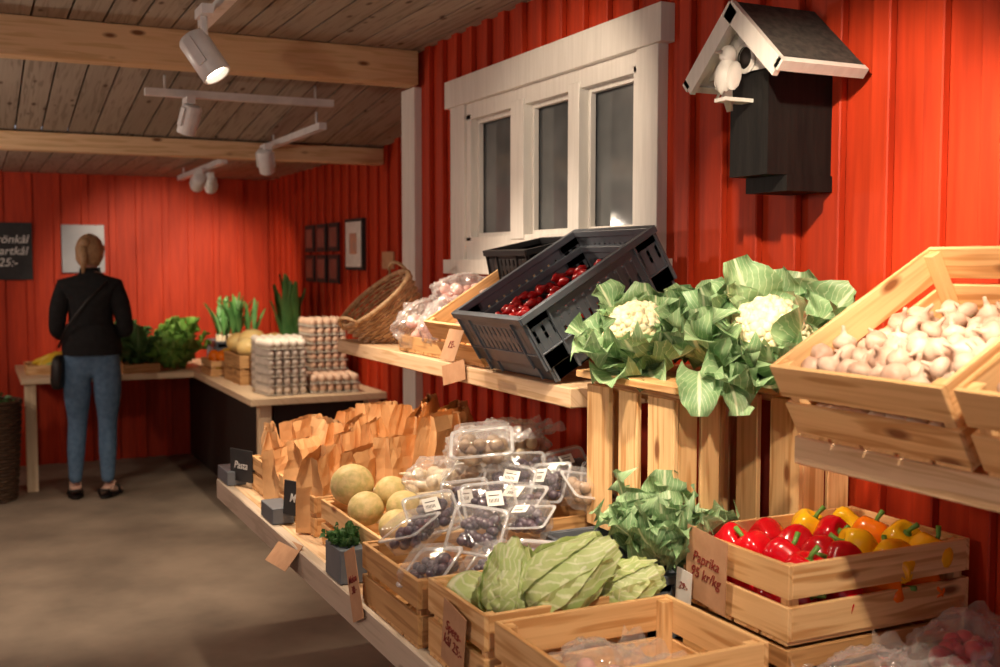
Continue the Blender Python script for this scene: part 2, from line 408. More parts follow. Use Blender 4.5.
# ---------------------------------------------------------------- furniture
b=MB()
b.box(.77,.80,.5,3.9,.68,.75,1)
x=.80
while x<XW-.03: b.box(x,min(x+.115,XW-.024),.5,3.9,.72,.749,0); x+=.118
for y in (.6,2.2,3.75): b.box(1.58,1.66,y,y+.08,0,.72,0); b.box(.82,1.7,y,y+.06,.66,.72,0)
b.build('display_table',[M_shelf,M_pale],.003)
for (y0,y1) in ((2.29,4.15),(.5,1.49)):
    b=MB()
    b.box(1.30,1.52,y0,y1,1.165,1.215); b.box(1.523,XW-.024,y0,y1,1.165,1.215)
    for y in (y0+.2,y1-.2): b.box(XW-.06,XW-.024,y,y+.04,1.05,1.165); b.box(1.45,XW-.06,y,y+.04,1.135,1.165)
    b.build('wall_shelf',[M_shelf],.003)
b=MB()
b.box(.28,1.38,7.72,YB-.022,.72,.76); b.box(1.38,XF-.022,6.0,YB-.022,.72,.76)
b.box(.30,.37,7.76,7.83,0,.72); b.box(1.44,1.51,6.06,6.13,0,.72); b.box(2.08,2.15,6.06,6.13,0,.72)
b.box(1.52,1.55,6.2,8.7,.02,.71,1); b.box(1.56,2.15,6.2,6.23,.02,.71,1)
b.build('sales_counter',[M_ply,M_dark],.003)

# ---------------------------------------------------------------- crates
def crate(name,x0,x1,y0,y1,z,H,mat=M_pine,tilt=0,n=2,th=.009,gap=.014):
    D=x1-x0; W=y1-y0; yc=(y0+y1)/2
    Mx=T((x0,yc,z))@RY(-tilt)
    b=MB(); h=(H-gap*(n-1)-.004)/n; hw=W/2
    for k in range(n):
        za=.004+k*(h+gap); zb=za+h
        b.box(0,th,-hw,hw,za,zb,0,Mx); b.box(D-th,D,-hw,hw,za,zb,0,Mx)
        b.box(th,D-th,-hw,-hw+th,za,zb,0,Mx); b.box(th,D-th,hw-th,hw,za,zb,0,Mx)
    for sx in (th,D-th-.022):
        for sy in (-hw+th,hw-th-.022): b.box(sx,sx+.022,sy,sy+.022,0.006,H-.004,0,Mx)
    k=max(3,int(W/.07)); wy=W/k
    for i in range(k): b.box(.001,D-.001,-hw+i*wy+.004,-hw+(i+1)*wy-.004,-.004,.004,0,Mx)
    return b.build(name,[mat],.0012),Mx
def crate_plastic(name,x0,y0,y1,z,D,H,tilt,mat=M_grey,lift=0):
    W=y1-y0; hw=W/2; Mx=T((x0,(y0+y1)/2,z))@RY(-tilt)@T((0,0,lift)); b=MB(); t=.006
    def side(A,L):
        def bx(s0,s1,z0,z1,n0=0,n1=t): b.box(s0,s1,n0,n1,z0,z1,0,A)
        bx(0,L,0,H*.30); bx(0,L,H*.46,H*.58); bx(0,L,H*.74,H); bx(-.006,L+.006,H-.018,H,-.010,t+.002)
        bx(0,L,H*.26,H*.29,-.004,t); bx(0,.07,0,H); bx(L-.07,L,0,H)
        k=int(L/.026)
        for i in range(k+1):
            s=L*i/k; bx(max(0,s-.0095),min(L,s+.0095),H*.29,H*.75,-.001,t)
        for s in (.0,.07,L-.076,L-.006): bx(s,s+.006,0,H,-.006,t)
    side(Mx@Matrix(((1,0,0,0),(0,1,0,-hw),(0,0,1,0),(0,0,0,1))),D)
    side(Mx@Matrix(((1,0,0,0),(0,-1,0,hw),(0,0,1,0),(0,0,0,1))),D)
    side(Mx@Matrix(((0,1,0,0),(1,0,0,-hw),(0,0,1,0),(0,0,0,1))),W)
    side(Mx@Matrix(((0,-1,0,D),(1,0,0,-hw),(0,0,1,0),(0,0,0,1))),W)
    b.box(0,D,-hw,hw,0,.006,0,Mx)
    return b.build(name,[mat],.001),Mx

crate('wooden_crate',.79,1.13,1.69,1.95,.754,.15)
crate('wooden_crate',.80,1.16,1.38,1.67,.754,.145)
crate('wooden_crate',1.26,1.69,1.45,1.76,.754,.09,M_pine2)
crate('wooden_crate',1.26,1.70,1.45,1.76,.855,.14,M_pine)
crate('wooden_crate',.78,1.16,1.98,2.32,.754,.135,M_pine2)
crate('wooden_crate',1.18,1.52,2.27,2.46,.754,.15,M_pine2)
crate('wooden_crate',.845,1.17,2.37,2.86,.754,.12)
crate('wooden_crate',.845,1.30,2.93,3.68,.754,.11,M_pine)
_,MG=crate('wooden_crate',1.28,1.70,1.09,1.455,1.222,.14,M_pine,tilt=29,n=2)
_,MG2=crate('wooden_crate',1.28,1.70,.70,1.07,1.222,.14,M_pine,tilt=29,n=2)
crate('wooden_crate',1.31,1.66,2.80,3.08,1.222,.14,M_pine,tilt=32,n=2)
crate('wooden_crate',1.32,1.66,3.14,3.52,1.222,.05,M_pine2,n=1)
crate_plastic('plastic_crate',1.315,2.375,2.755,1.222,.42,.15,31)
_,MC=crate_plastic('plastic_crate',1.30,2.365,2.765,1.222,.44,.155,31,lift=.034)
crate_plastic('plastic_crate',1.19,1.80,2.21,.754,.36,.135,0)
crate_plastic('storage_box',1.50,2.86,3.14,1.44,.2,.12,12,M_grey2)

def upright(y0,y1,z0,z1,x0=1.36,x1=1.70,n=3):
    b=MB(); w=(y1-y0)/n; g=.021
    for i in range(n):
        ya=y0 if i==0 else y0+i*w+g; yb=y1 if i==n-1 else y0+(i+1)*w-g
        b.box(x0,x0+.012,ya,yb,z0,z1-.014)
    for z in (z0,z1-.042):
        b.box(x0+.03,x0+.045,y0+.012,y1-.012,z+.012,z+.04)
    for yy in (y0+.013,y1-.033): b.box(x0+.013,x0+.030,yy,yy+.02,z0+.012,z1-.014)
    for k in range(2):
        w2=(x1-x0-.013)/2; b.box(x0+.013+k*w2,x0+.013+(k+1)*w2-.004,y0,y1,z1-.012,z1); b.box(x0+.013+k*w2,x0+.013+(k+1)*w2-.004,y0,y1,z0,z0+.01)
        for yy in (y0+.001,y1-.011): b.box(x0+.013+k*w2,x0+.013+(k+1)*w2-.010,yy,yy+.010,z0+.012,z1-.014)
    return b.build('upright_crate',[M_pine],.0015)
upright(1.89,2.25,.892,1.243,1.325,1.455)
upright(1.765,2.11,.752,1.243,1.555,1.705)
b=MB(); b.box(1.305,1.50,1.86,2.27,1.245,1.262); b.box(1.505,1.722,1.77,2.27,1.245,1.262); b.build('display_plank',[M_pine],.002)

# ---------------------------------------------------------------- produce helpers
def leaf(b,M,L,W,a0,curl,cup,ruf,mat=0,nu=9,nv=8,stem=.0):
    ph=R.uniform(0,6); cx=[0];cz=[0];ang=a0
    for i in range(nu): 
        ang=math.radians(a0+curl*(i+.5)/nu); cx.append(cx[-1]+L/nu*cos(ang)); cz.append(cz[-1]+L/nu*sin(ang))
    def fn(s,t):
        i=int(round(s*nu)); tt=t*2-1
        w=W*max(.10,sin(pi*min(1,(s*.80+.12)))**.75)*(.35+.65*min(1,s*3)); an=math.radians(a0+curl*s)
        zz=cup*w*tt*tt+ruf*W*sin(s*17+ph+tt*2)*tt*tt+ruf*.6*W*sin(s*31+ph*2)*abs(tt)**3
        return (cx[i]-sin(an)*zz, tt*w/2*(1-.15*abs(tt)*cup), cz[i]+cos(an)*zz)
    b.grid(fn,nu,nv,mat,M)
def cauliflower(pos,s=1.,rot=0,tilt=(0,0),nl=13,head=True,name='cauliflower',LL=(.14,.195),out=(8,35),inn=(35,62),cs=1.):
    b=MB(); P=T(pos)@RX(tilt[0])@RY(tilt[1])@RZ(rot)@SC(s,s,s); C=P@T((0,0,.012))@SC(cs,cs,cs)
    b.ell((0,0,.075),(.068,.068,.058),0,20,12,C)
    if head:
        k=150
        for i in range(k):
            f=(i+.5)/k; z=1-f*1.05; r=math.sqrt(max(0,1-z*z)); a=i*2.39996
            q=.0088+R.uniform(0,.006); e=1+R.uniform(-.03,.05)
            c=(.070*e*r*cos(a),.070*e*r*sin(a),.075+.061*e*z)
            b.ell(c,(q,q,q*.9),0,8,6,C)
            for _ in range(2):
                b.ell((c[0]+R.uniform(-.008,.008),c[1]+R.uniform(-.008,.008),c[2]+R.uniform(-.002,.008)),.0052,0,6,5,C)
    b.tube([(0,0,0),(0,0,.04)],[.03,.035],10,0,P)
    for i in range(nl):
        a=360*i/nl+R.uniform(-14,14); inner=i%2
        a0=R.uniform(*inn) if inner else R.uniform(*out)
        leaf(b,P@T((.0,0,.012))@RZ(a)@T((.03,0,0))@RX(R.uniform(-22,22)),R.uniform(*LL),R.uniform(.12,.16),a0,R.uniform(-25,50)if inner else R.uniform(5,70),.25,.15,1,12,10)
    return b.build(name,[M_cauli,M_cleaf])
def leafhead(name,pos,mat,n,L,W,a0,curl,ruf=.12,core=None,cup=.2,jr=.02,flat=1.):
    b=MB(); P=T(pos)@SC(1,1,flat)
    for i in range(n):
        a=R.uniform(0,360); e=R.uniform(*a0)
        leaf(b,P@T((R.uniform(-jr,jr),R.uniform(-jr,jr),0))@RZ(a),L*R.uniform(.7,1.1),W*R.uniform(.8,1.1),e,R.uniform(*curl),cup,ruf,0)
    return b.build(name,[mat])
def cabbage(pos,L,Rad,M,name='pointed_cabbage'):
    b=MB(); P=T(pos)@M
    def rad(s): return Rad*(max(0,sin(pi*min(1,s**.62*.985+.0)))**.62)*(1-.25*s)+.001
    prof=[(rad(i/14),L*i/14) for i in range(15)]
    b.lathe(prof,28,0,P,lambda th,s:1+.02*sin(3*th+5*s))
    for k in range(7):
        a0=k*53+R.uniform(-10,10); wd=R.uniform(58,80); top=R.uniform(.72,.98); ph=R.uniform(0,6); ex=1.04+.018*(6-k)
        def fn(s,t):
            ss=.02+s*top; tt=t*2-1; ww=wd*(1-.30*s**3)
            th=math.radians(a0+tt*ww); r=rad(ss)*ex+.005+Rad*(.16*abs(tt)**6+.10*s**8)+.0025*sin(s*26+ph)*abs(tt)+.0022*max(0,1-abs(tt)*8)
            return (r*cos(th),r*sin(th),L*ss)
        b.grid(fn,16,22,0,P)
    b.lathe([(.0,-.01),(.016,-.01),(.018,.01)],12,1,P)
    return b.build(name,[M_cabb,M_parsn])
def pepper(b,M,s,mat,smat):
    def fn(p,th,ph):
        r=1+.11*cos(4*th)*sin(ph)-.16*(p.z<0)*(-p.z)
        z=p.z-.50*max(0,p.z)**8 + (.14*cos(4*th)*(-p.z)**3 if p.z<0 else 0)
        return Vector((p.x*r,p.y*r,z*1.15))
    b.ell((0,0,0),(s,s,s),mat,24,14,M,fn)
    b.lathe([(s*.34,s*.60),(s*.2,s*.68),(s*.1,s*.75)],8,smat,M)
    b.tube([(0,0,s*.60),(0,0,s*.95),(s*.2,0,s*1.4)],[s*.14,s*.11,s*.14],8,smat,M)
def rrot(): return RZ(R.uniform(0,360))@RX(R.uniform(-90,90))@RY(R.uniform(-60,60))

cauliflower((1.41,2.14,1.285),.98,20,(22,-22),nl=19,cs=1.0)
cauliflower((1.53,2.02,1.285),1.1,60,(8,-8),head=False,nl=28,name='cauliflower_greens',inn=(40,82))
cauliflower((1.56,1.86,1.29),1.15,0,(30,-26),nl=21,cs=.95)
cauliflower((1.62,2.08,1.275),1.0,100,(0,0),head=False,nl=18,name='cauliflower_greens',inn=(55,85),out=(60,85),LL=(.15,.18))
cauliflower((1.62,1.90,1.275),1.0,40,(0,0),head=False,nl=14,name='cauliflower_greens',inn=(60,85),out=(60,85),LL=(.15,.19))
b=MB()
for k,(x,y,ang) in enumerate(((1.38,1.88,235),(1.42,1.87,258))):
    leaf(b,T((x,y,1.29))@RZ(ang),.14,.10,0,-80,.2,.16,0,12,10)
b.build('loose_cauliflower_leaves',[M_cleaf])
b=MB()
for i in range(46):
    leaf(b,T((1.30+R.uniform(-.06,.04),1.88+R.uniform(-.09,.08),.89+R.uniform(0,.06)))@RZ(R.uniform(100,320)),R.uniform(.09,.15),.12,R.uniform(15,75),R.uniform(-30,50),.2,.20,0,12,10)
b.build('kohlrabi_leaves',[M_cleaf])
cabbage((.885,1.80,.86),.15,.046,RY(6)@RX(4))
cabbage((.92,1.77,.885),.20,.060,RZ(-30)@RY(54))
cabbage((1.05,1.74,.88),.14,.044,RZ(-25)@RY(64))
b=MB(); b.ell((.86,1.90,.87),(.055,.05,.05),0,20,12); b.ell((1.04,1.87,.85),(.055,.055,.05),0,20,12); b.ell((.96,1.89,.84),(.06,.05,.05),0,20,12); b.build('kohlrabi_pile',[M_cabb])
# peppers
b=MB()
for i in range(4):
    for j in range(4):
        for l in range(2):
            x=1.315+.10*i+R.uniform(-.01,.01)+.02*l; y=1.495+.074*j+R.uniform(-.01,.01)
            if l and (x>1.66 or y>1.74): continue
            c=0 if (y-1.45)>(x-1.26)*.8-.06+R.uniform(-.04,.04) and x<1.5 else R.choice([1,1,2,1,0])
            pepper(b,T((x,y,.904+.060*l+R.uniform(-.005,.01)))@rrot(),.039,c,3)
b.build('bell_pepper_pile',[M_pr,M_py,M_po,M_stem])
# garlic
def garlic(b,M,s):
    pr=[(0,0),(.35,.0),(.8,.15),(1,.5),(.92,.85),(.6,1.15),(.25,1.4),(.17,1.75),(.15,2.1),(.0,2.15)]
    b.lathe([(r*s,(z-.7)*s) for r,z in pr],14,0,M,lambda th,q:1+.06*abs(cos(3.5*th))*(q<.6))
    b.lathe([(0,-.74*s),(.25*s,-.74*s),(.3*s,-.68*s)],8,1,M)
for MM in (MG,MG2):
    b=MB()
    for i in range(9):
        for j in range(8):
            for l in range(4):
                x=.045+.041*i+R.uniform(-.008,.01); y=-.142+.0405*j+R.uniform(-.007,.007); z=.032+.04*l+R.uniform(-.006,.006)
                top=.140-.28*x
                if z>top+.012 or (z<top-.055 and 0<i and 0<j<7): continue
                garlic(b,MM@T((x,y,z))@rrot(),R.uniform(.019,.024))
    b.build('garlic_bulb_pile',[M_garl,M_root])
# chilies
b=MB()
for i in range(170):
    x=R.uniform(.04,.40);y=R.uniform(-.165,.165);z=R.uniform(.02,.085)*(1-.9*x)
    b.tube([(0,0,0),(.015,.004,.002),(.028,.002,-.002),(.045,-.006,-.004)],[.007,.012,.010,.002],7,0 if R.random()<.95 else 1,MC@T((x,y,z+.02))@RZ(R.uniform(0,360))@RY(R.uniform(-25,25)))
b.box(.01,.43,-.19,.19,.008,.025,2,MC)
b.build('chili_pile',[M_chil,M_stem,M_soil])

def bag(name,pos,r,mat,cm,n=14,rot=0,cr=.02):
    b=MB(); P=T(pos)@RZ(rot); off=Vector((R.uniform(0,50),)*3)
    def fn(p,th,ph):
        d=1+.20*noise.noise(p*2.2+off)+.14*noise.noise(p*6+off)+.08*noise.noise(p*14+off)
        q=p*d
        if q.z<-.75: q.z=-.75
        return q
    b.ell((0,0,r[2]*.75),r,0,56,34,P,fn)
    b.grid(lambda s,t:(r[0]*(.55+.6*s),(t-.5)*.10*(1+s*1.2),r[2]*(1.1+.5*s)+.012*sin(t*20+s*5)),6,12,0,P)
    for i in range(n):
        a=R.uniform(0,6.3); q=R.uniform(0,.68)
        b.ell((r[0]*q*cos(a),r[1]*q*sin(a),r[2]*R.uniform(.35,1.05)),cr*R.uniform(.8,1.1),1,10,7,P)
    b.build(name,[mat,cm])
bag('bag_of_potatoes',(1.39,3.44,1.232),(.11,.10,.09),M_film,M_pink,24)
bag('bag_of_potatoes',(1.41,3.24,1.232),(.11,.10,.10),M_film,M_pink,24)
bag('bag_of_potatoes',(1.50,3.34,1.36),(.12,.12,.07),M_film,M_pink,24)
bag('bag_of_potatoes',(1.46,2.94,1.35),(.10,.10,.06),M_film,M_pink,22)
bag('bag_of_radishes',(.93,1.53,.765),(.10,.11,.065),M_film,M_pink,20)
bag('bag_of_radishes',(1.34,1.34,.755),(.10,.09,.065),M_film,M_rad,30)
bag('bag_of_radishes',(1.56,1.34,.755),(.10,.09,.080),M_film,M_rad,34)
bag('bag_of_radishes',(1.44,1.22,.755),(.11,.08,.060),M_film,M_rad,30)
bag('bag_of_radishes',(1.20,1.33,.755),(.05,.08,.05),M_film,M_rad,16)
# punnets
def punnet(pos,rot=(0,0,0),s=1.,lab=1,fm=1):
    P=T(pos)@RZ(rot[2])@RX(rot[0])@RY(rot[1])@SC(s,s,s); b=MB()
    def ring(w,d,z,r=.014):
        pts=[]
        for cx,cy,a in ((1,1,0),(-1,1,90),(-1,-1,180),(1,-1,270)):
            for k in range(4):
                t=math.radians(a+30*k); pts.append(((w/2-r)*cx+r*cos(t),(d/2-r)*cy+r*sin(t),z))
        return pts
    def loft(rs,mat,cap0=False,cap1=False,smooth=True):
        vs=[p for r in rs for p in r]; n=16
        fs=[(j*n+i,j*n+(i+1)%n,(j+1)*n+(i+1)%n,(j+1)*n+i) for j in range(len(rs)-1) for i in range(n)]
        if cap0: fs.append(tuple(range(n))[::-1])
        if cap1: fs.append(tuple(range((len(rs)-1)*n,len(rs)*n)))
        b.add(vs,fs,mat,None,smooth,P)
    loft([ring(.105,.085,0),ring(.12,.098,.046)],0,True)
    loft([ring(.120,.098,.0445),ring(.134,.112,.0445),ring(.134,.112,.048),ring(.120,.098,.048)],5)
    big=fm==6
    for q in range(22 if big else 34):
        rr=R.uniform(.014,.018) if big else R.uniform(.011,.014)
        b.ell((R.uniform(-.042,.042),R.uniform(-.032,.032),R.uniform(.014,.050)),(rr,rr*R.uniform(.85,1),rr*.9),fm,10,7,P)
    loft([ring(.122,.10,.048),ring(.112,.09,.070),ring(.10,.078,.074)],2,False,True)
    if lab:
        ox=R.uniform(-.012,.012); oy=R.uniform(-.01,.01); w=.020 if lab==1 else .030
        b.box(ox-w,ox+w,oy-.018,oy+.018,.0745,.0752,3,P)
        for q in range(7): b.box(ox-.014+q*.0035,ox-.014+q*.0035+.0015,oy-.010,oy-.001,.0753,.0757,4,P)
        b.box(ox-.014,ox+.012,oy+.006,oy+.008,.0753,.0757,4,P)
    b.build('fruit_punnet',[M_tray,M_mush,M_clear,M_paper,M_inkb,M_lip,M_mush2])
for row,(y,xs,z) in enumerate([(2.06,(.86,1.00,1.13),.865),(2.17,(.87,1.01,1.15),.895),(2.28,(.93,1.07,1.20,1.32,1.44),.925),(2.40,(1.07,1.20,1.33,1.45),.945),(2.52,(1.16,1.29,1.41),.95)]):
    for x in xs:
        punnet((x+R.uniform(-.015,.015),y+R.uniform(-.015,.015),z+R.uniform(-.015,.02)),(R.choice([48,38,65,25])+R.uniform(-10,10),R.uniform(-20,14),R.uniform(-70,5)),R.uniform(.88,1.02),R.choice([0,1,2,0]),1 if R.random()<.72 else 6)
punnet((1.15,2.46,1.02),(22,-6,-25),1.2,0,6)
crate('wooden_crate',1.19,1.62,2.49,2.88,.754,.17,M_pine2)
# melons
b=MB()
for p,r in (((.905,2.77,.925),.058),((.895,2.63,.89),.046),((.99,2.70,.91),.045),((.98,2.58,.895),.045),((.92,2.47,.875),.045)):
    b.ell(p,(r,r,r*.95),0,24,16,None,lambda p,th,ph:p*(1+.03*abs(cos(4*th))*sin(ph)))
b.build('cantaloupe_pile',[M_mel])
b=MB()
for i in range(34):
    p=(R.uniform(1.02,1.15),R.uniform(2.42,2.84),R.uniform(.82,.93)); L=R.uniform(.09,.13)
    b.tube([(0,0,0),(.012,0,0),(L*.5,.002,0),(L,.0,0)],[.010,.018,.010,.002],8,0,T(p)@RZ(R.uniform(110,250))@RY(R.uniform(-25,25)))
b.build('parsnip_pile',[M_parsn])
bag('bag_of_parsnips',(1.10,2.62,.90),(.09,.10,.06),M_film,M_parsn,26)
bag('bag_of_parsnips',(1.24,2.68,.94),(.10,.10,.075),M_film,M_parsn,26)
bag('bag_of_parsnips',(1.38,2.78,.93),(.11,.10,.08),M_film,M_parsn,26)
# paper bags
def pbag(x,y,z,h,rot):
    b=MB(); P=T((x,y,z))@RZ(rot)@RY(R.uniform(-7,7))@RX(R.uniform(-8,6)); w,d=.18,.09; ph=R.uniform(0,99); o=Vector((ph,ph*2,0))
    n=32; NS=8; pinch=R.uniform(.45,.8)
    def pt(i,s):
        t=i/n*4; k=int(t)%4; f=t-int(t)
        c=[(-1,-1),(1,-1),(1,1),(-1,1)]; a=c[k]; e=c[(k+1)%4]
        px=(a[0]+(e[0]-a[0])*f)*w/2; py=(a[1]+(e[1]-a[1])*f)*d/2
        gus=(1-.35*s*(1-abs(f-.5)*2)) if k in(1,3) else 1
        px*=gus; py*=(1-pinch*s*s)
        q=Vector((px,py,s*h)); dx=noise.noise(q*14+o)*.006; dy=noise.noise(q*15-o)*.011+noise.noise(q*34-o)*.005
        zz=s*h
        if s>.99: zz+=.003*(i%2)+.006*noise.noise(q*10+o)
        return (px+dx*(.5+s),py+dy*(.5+s),zz)
    vs=[pt(i,s/NS) for s in range(NS+1) for i in range(n)]
    fs=[(s*n+i,s*n+(i+1)%n,(s+1)*n+(i+1)%n,(s+1)*n+i) for s in range(NS) for i in range(n)]
    fs.append(tuple(range(n))[::-1])
    b.add(vs,fs,0,None,False,P)
    b.build('paper_bag',[M_kraft])
for i in range(4):
    for j in range(4):
        pbag(.91+.112*i+R.uniform(-.01,.01),3.03+.178*j+R.uniform(-.01,.01),.765,R.uniform(.17,.22)+.028*i,R.choice([80,60,40])+R.uniform(-12,12))
for y in (3.05,3.22,3.40): pbag(1.38,y,.752,.31,70+R.uniform(-30,14))

# wicker basket
def basket(name,M,r0,r1,h,rows,mat,handle=True,nst=24):
    b=MB(); n=nst*4
    for k in range(rows):
        z=h*k/(rows-1); r=r0+(r1-r0)*(k/(rows-1))**.8
        pts=[]
        for i in range(n):
            th=2*pi*i/n; rr=r+.0045*sin(th*nst/2+pi*(k%2)); pts.append((rr*cos(th),rr*sin(th),z))
        b.tube(pts,h/rows*.52,5,0,M,True)
    for i in range(nst):
        th=2*pi*(i+.5)/nst; b.tube([(r0*cos(th),r0*sin(th),0),(r1*cos(th),r1*sin(th),h)],.0035,5,0,M)
    pts=[(r1*cos(2*pi*i/60)*(1+.01*(i%2)),r1*sin(2*pi*i/60)*(1+.01*(i%2)),h+.006) for i in range(60)]
    b.tube(pts,.010,6,0,M,True)
    b.lathe([(0,0),(r0,0)],24,0,M)
    if handle:
        for s_ in(-1,1):
            pts=[(s_*r1*1.0+s_*.01*sin(pi*i/10),.05*cos(pi*i/10),h+.05*sin(pi*i/10)) for i in range(11)]
            b.tube(pts,.007,6,0,M)
    return b.build(name,[mat])
basket('wicker_basket',T((1.48,3.93,1.262))@RY(-40)@RZ(20),.115,.16,.15,13,M_wick)
basket('storage_basket',T((.06,7.62,0.01)),.17,.21,.62,30,M_wickd,False)
leafhead('basket_greens',(.06,7.62,.56),M_kale,20,.18,.1,(20,80),(-40,20))

# back counter produce
leafhead('kale_bunch',(1.03,7.95,.80),M_kale,46,.26,.13,(15,85),(-30,40),.2,flat=1.15)
leafhead('kale_bunch',(1.0,8.3,.80),M_kale,40,.28,.13,(15,85),(-30,40),.2,flat=1.2)
leafhead('lettuce_head',(1.33,8.0,.78),M_lett,56,.28,.16,(15,85),(-20,50),.2,flat=1.25)
leafhead('lettuce_head',(1.24,7.92,.78),M_lett,46,.24,.14,(15,85),(-20,50),.2)
crate('wooden_crate',.92,1.16,7.75,8.1,.764,.06,M_pine2,n=1)
crate_plastic('plastic_crate',1.60,8.0,8.35,.764,.34,.18,0)
b=MB()
for i in range(20):
    x=1.64+R.uniform(0,.26);y=8.05+R.uniform(0,.25); lean=R.uniform(-.08,.08)
    b.tube([(x,y,.80),(x+lean*.4,y,.98)],[.014,.014],8,0)
    for k in range(3):
        leaf(b,T((x+lean*.4,y,.96))@RZ(R.uniform(0,360)),R.uniform(.20,.34),.035,R.uniform(70,89),R.uniform(-30,0),.1,.05,1)
b.build('leek_bundle',[M_parsn,M_leek])
b=MB()
for k in range(22): leaf(b,T((1.95+R.uniform(-.04,.04),7.25+R.uniform(-.04,.04),.86))@RZ(R.uniform(0,360)),R.uniform(.40,.60),.06,R.uniform(77,89),R.uniform(-14,0),.1,.05,0)
b.box(1.87,2.03,7.17,7.33,.762,.90,1)
b.build('leek_plant',[M_leek,M_grey])
crate('wooden_crate',1.48,1.86,6.72,7.18,.764,.18,M_pine2)
b=MB()
for p,r in (((1.56,6.82,.985),.07),((1.70,6.84,1.0),.075),((1.62,6.98,1.02),.08),((1.77,7.0,1.0),.07),((1.56,7.1,1.0),.07)):
    b.ell(p,(r*1.15,r,r*.9),0,20,14)
b.build('yellow_melon_pile',[M_melo])
leafhead('salad_bunch',(1.92,6.90,.80),M_lett,36,.24,.12,(35,88),(-20,20),.2)
crate('wooden_crate',1.42,1.68,7.3,7.66,.764,.10,M_pine)
b=MB()
for i in range(16): b.ell((R.uniform(1.47,1.63),R.uniform(7.35,7.61),R.uniform(.82,.90)),R.uniform(.035,.045),0 if i%2 else 1,14,9)
b.build('orange_pile',[M_po,M_squash])
crate('wooden_crate',.32,.62,7.95,8.3,.764,.06,M_pine,n=1)
b=MB()
for i in range(9):
    b.tube([(0,0,0),(.03,0,.004),(.12,0,.01),(.2,0,.0)],[.012,.02,.032,.02],10,i%3!=0,T((.34+R.uniform(0,.12),7.98+.03*i,.80+.012*(i%3)))@RY(-14)@RZ(R.uniform(-20,20)))
b.build('squash_pile',[M_lett,M_squash])
def eggs(x,y,z,n,mat,nx=6,ny=5,rot=0):
    b=MB(); P=T((x,y,z))@RZ(rot); p=.048
    for l in range(n):
        z0=l*.052; W=nx*p; D=ny*p
        b.box(-W/2,W/2,-D/2,D/2,z0,z0+.004,1,P)
        for i in range(nx):
            for j in range(ny):
                if l<n-1 and 0<i<nx-1 and 0<j<ny-1: continue
                c=(-W/2+(i+.5)*p,-D/2+(j+.5)*p)
                b.lathe([(.016,z0),(.023,z0+.016)],8,1,P@T((c[0],c[1],0)))
                b.ell((c[0],c[1],z0+.029),(.0235,.0235,.026),0,10,8,P)
    b.build('egg_tray_stack',[mat,M_pulp])
eggs(1.60,6.20,.765,6,M_eggw,5,5,6); eggs(1.66,6.50,.765,6,M_eggw,6,5,-4)
eggs(1.94,6.50,.765,8,M_eggb,5,5,3); eggs(1.90,6.19,.765,2,M_eggb,6,5,-5)

# ---------------------------------------------------------------- signs, tags, pictures
def tag(M,w,h,s,size,mat=M_tag,ink=M_ink,name='price_tag',bend=.0):
    b=MB(); b.box(-w/2,w/2,-h/2,h/2,-.0015,0,0,M)
    o=b.build(name,[mat])
    if s: text(s,size,M@T((0,0,.001)),ink,o)
    return o
tag(T((1.247,1.67,.935))@RZ(-3)@FX@RZ(-3),.135,.14,'Paprika\n95 kr/kg',.030)
tag(T((1.243,1.735,.885))@FX@RZ(-4),.05,.065,'29:-',.018,M_paper)
tag(T((.778,1.80,.83))@FX@RZ(-8),.10,.12,'Spets-\nkål 25:-',.028)
tag(T((1.292,2.98,1.19))@FX@RZ(12),.17,.06,'',.02,M_tag)
tag(T((1.20,2.78,1.29))@FX@RX(-20),.10,.09,'15:-',.03,M_tag)
tag(T((.762,2.33,.79))@FX@RZ(24),.08,.16,'Melon\n30:-',.024,M_tag)
tag(T((.755,2.92,.72))@FX@RZ(6)@RX(-40),.22,.08,'',.02,M_tag)
def slate(M,w,h,s,size,name='chalkboard_sign'):
    b=MB(); b.box(-w/2,w/2,-h/2,h/2,-.006,0,0,M); 
    o=b.build(name,[M_slate],.001); text(s,size,M@T((0,0,.001)),M_chalk,o,'chalk_lettering')
slate(T((.815,3.71,.825))@RZ(24)@FX,.12,.11,'Pasta',.036)
slate(T((.832,3.06,.835))@RZ(24)@FX@RX(-4),.12,.10,'Majs',.036)
slate(T((.25,YB-.035,1.60))@FY,.34,.42,'Grönkål\nSvartkål\n25:-',.085)
b=MB(); b.box(.775,.84,3.74,3.90,.752,.80); b.build('small_box',[M_grey],.002)
b=MB(); b.box(.775,.84,3.12,3.26,.752,.80); b.build('small_box',[M_grey],.002)
b=MB(); b.box(.772,.84,2.46,2.58,.752,.835,0); b.build('planter_box',[M_grey],.002)
leafhead('potted_herb',(.806,2.52,.82),M_kale,30,.065,.035,(20,85),(-30,30),.2)
b=MB(); b.box(.62,.925,YB-.04,YB-.021,1.44,1.80); b.build('notice_panel',[M_silver],.004)
b=MB()
for i in range(3):
    for j in range(2):
        y0=7.66-i*.28; z0=1.59-j*.21; b.box(XF-.034,XF-.021,y0-.22,y0,z0,z0+.19,0); b.box(XF-.036,XF-.034,y0-.19,y0-.03,z0+.03,z0+.16,1)
b.build('photo_collage',[M_slate,pm('dark_photo',(.10,.08,.07),.4,(.03,.03,.03),9)])
b=MB(); b.box(XF-.045,XF-.021,6.36,6.70,1.47,1.79,0); b.box(XF-.047,XF-.045,6.38,6.68,1.49,1.77,1); b.box(XF-.049,XF-.047,6.46,6.60,1.57,1.70,2)
b.build('framed_picture',[M_slate,M_paper,M_photo])
b=MB(); b.box(XF-.03,XF-.021,5.86,6.05,1.48,1.58,0); b.build('wall_notice',[M_tag])

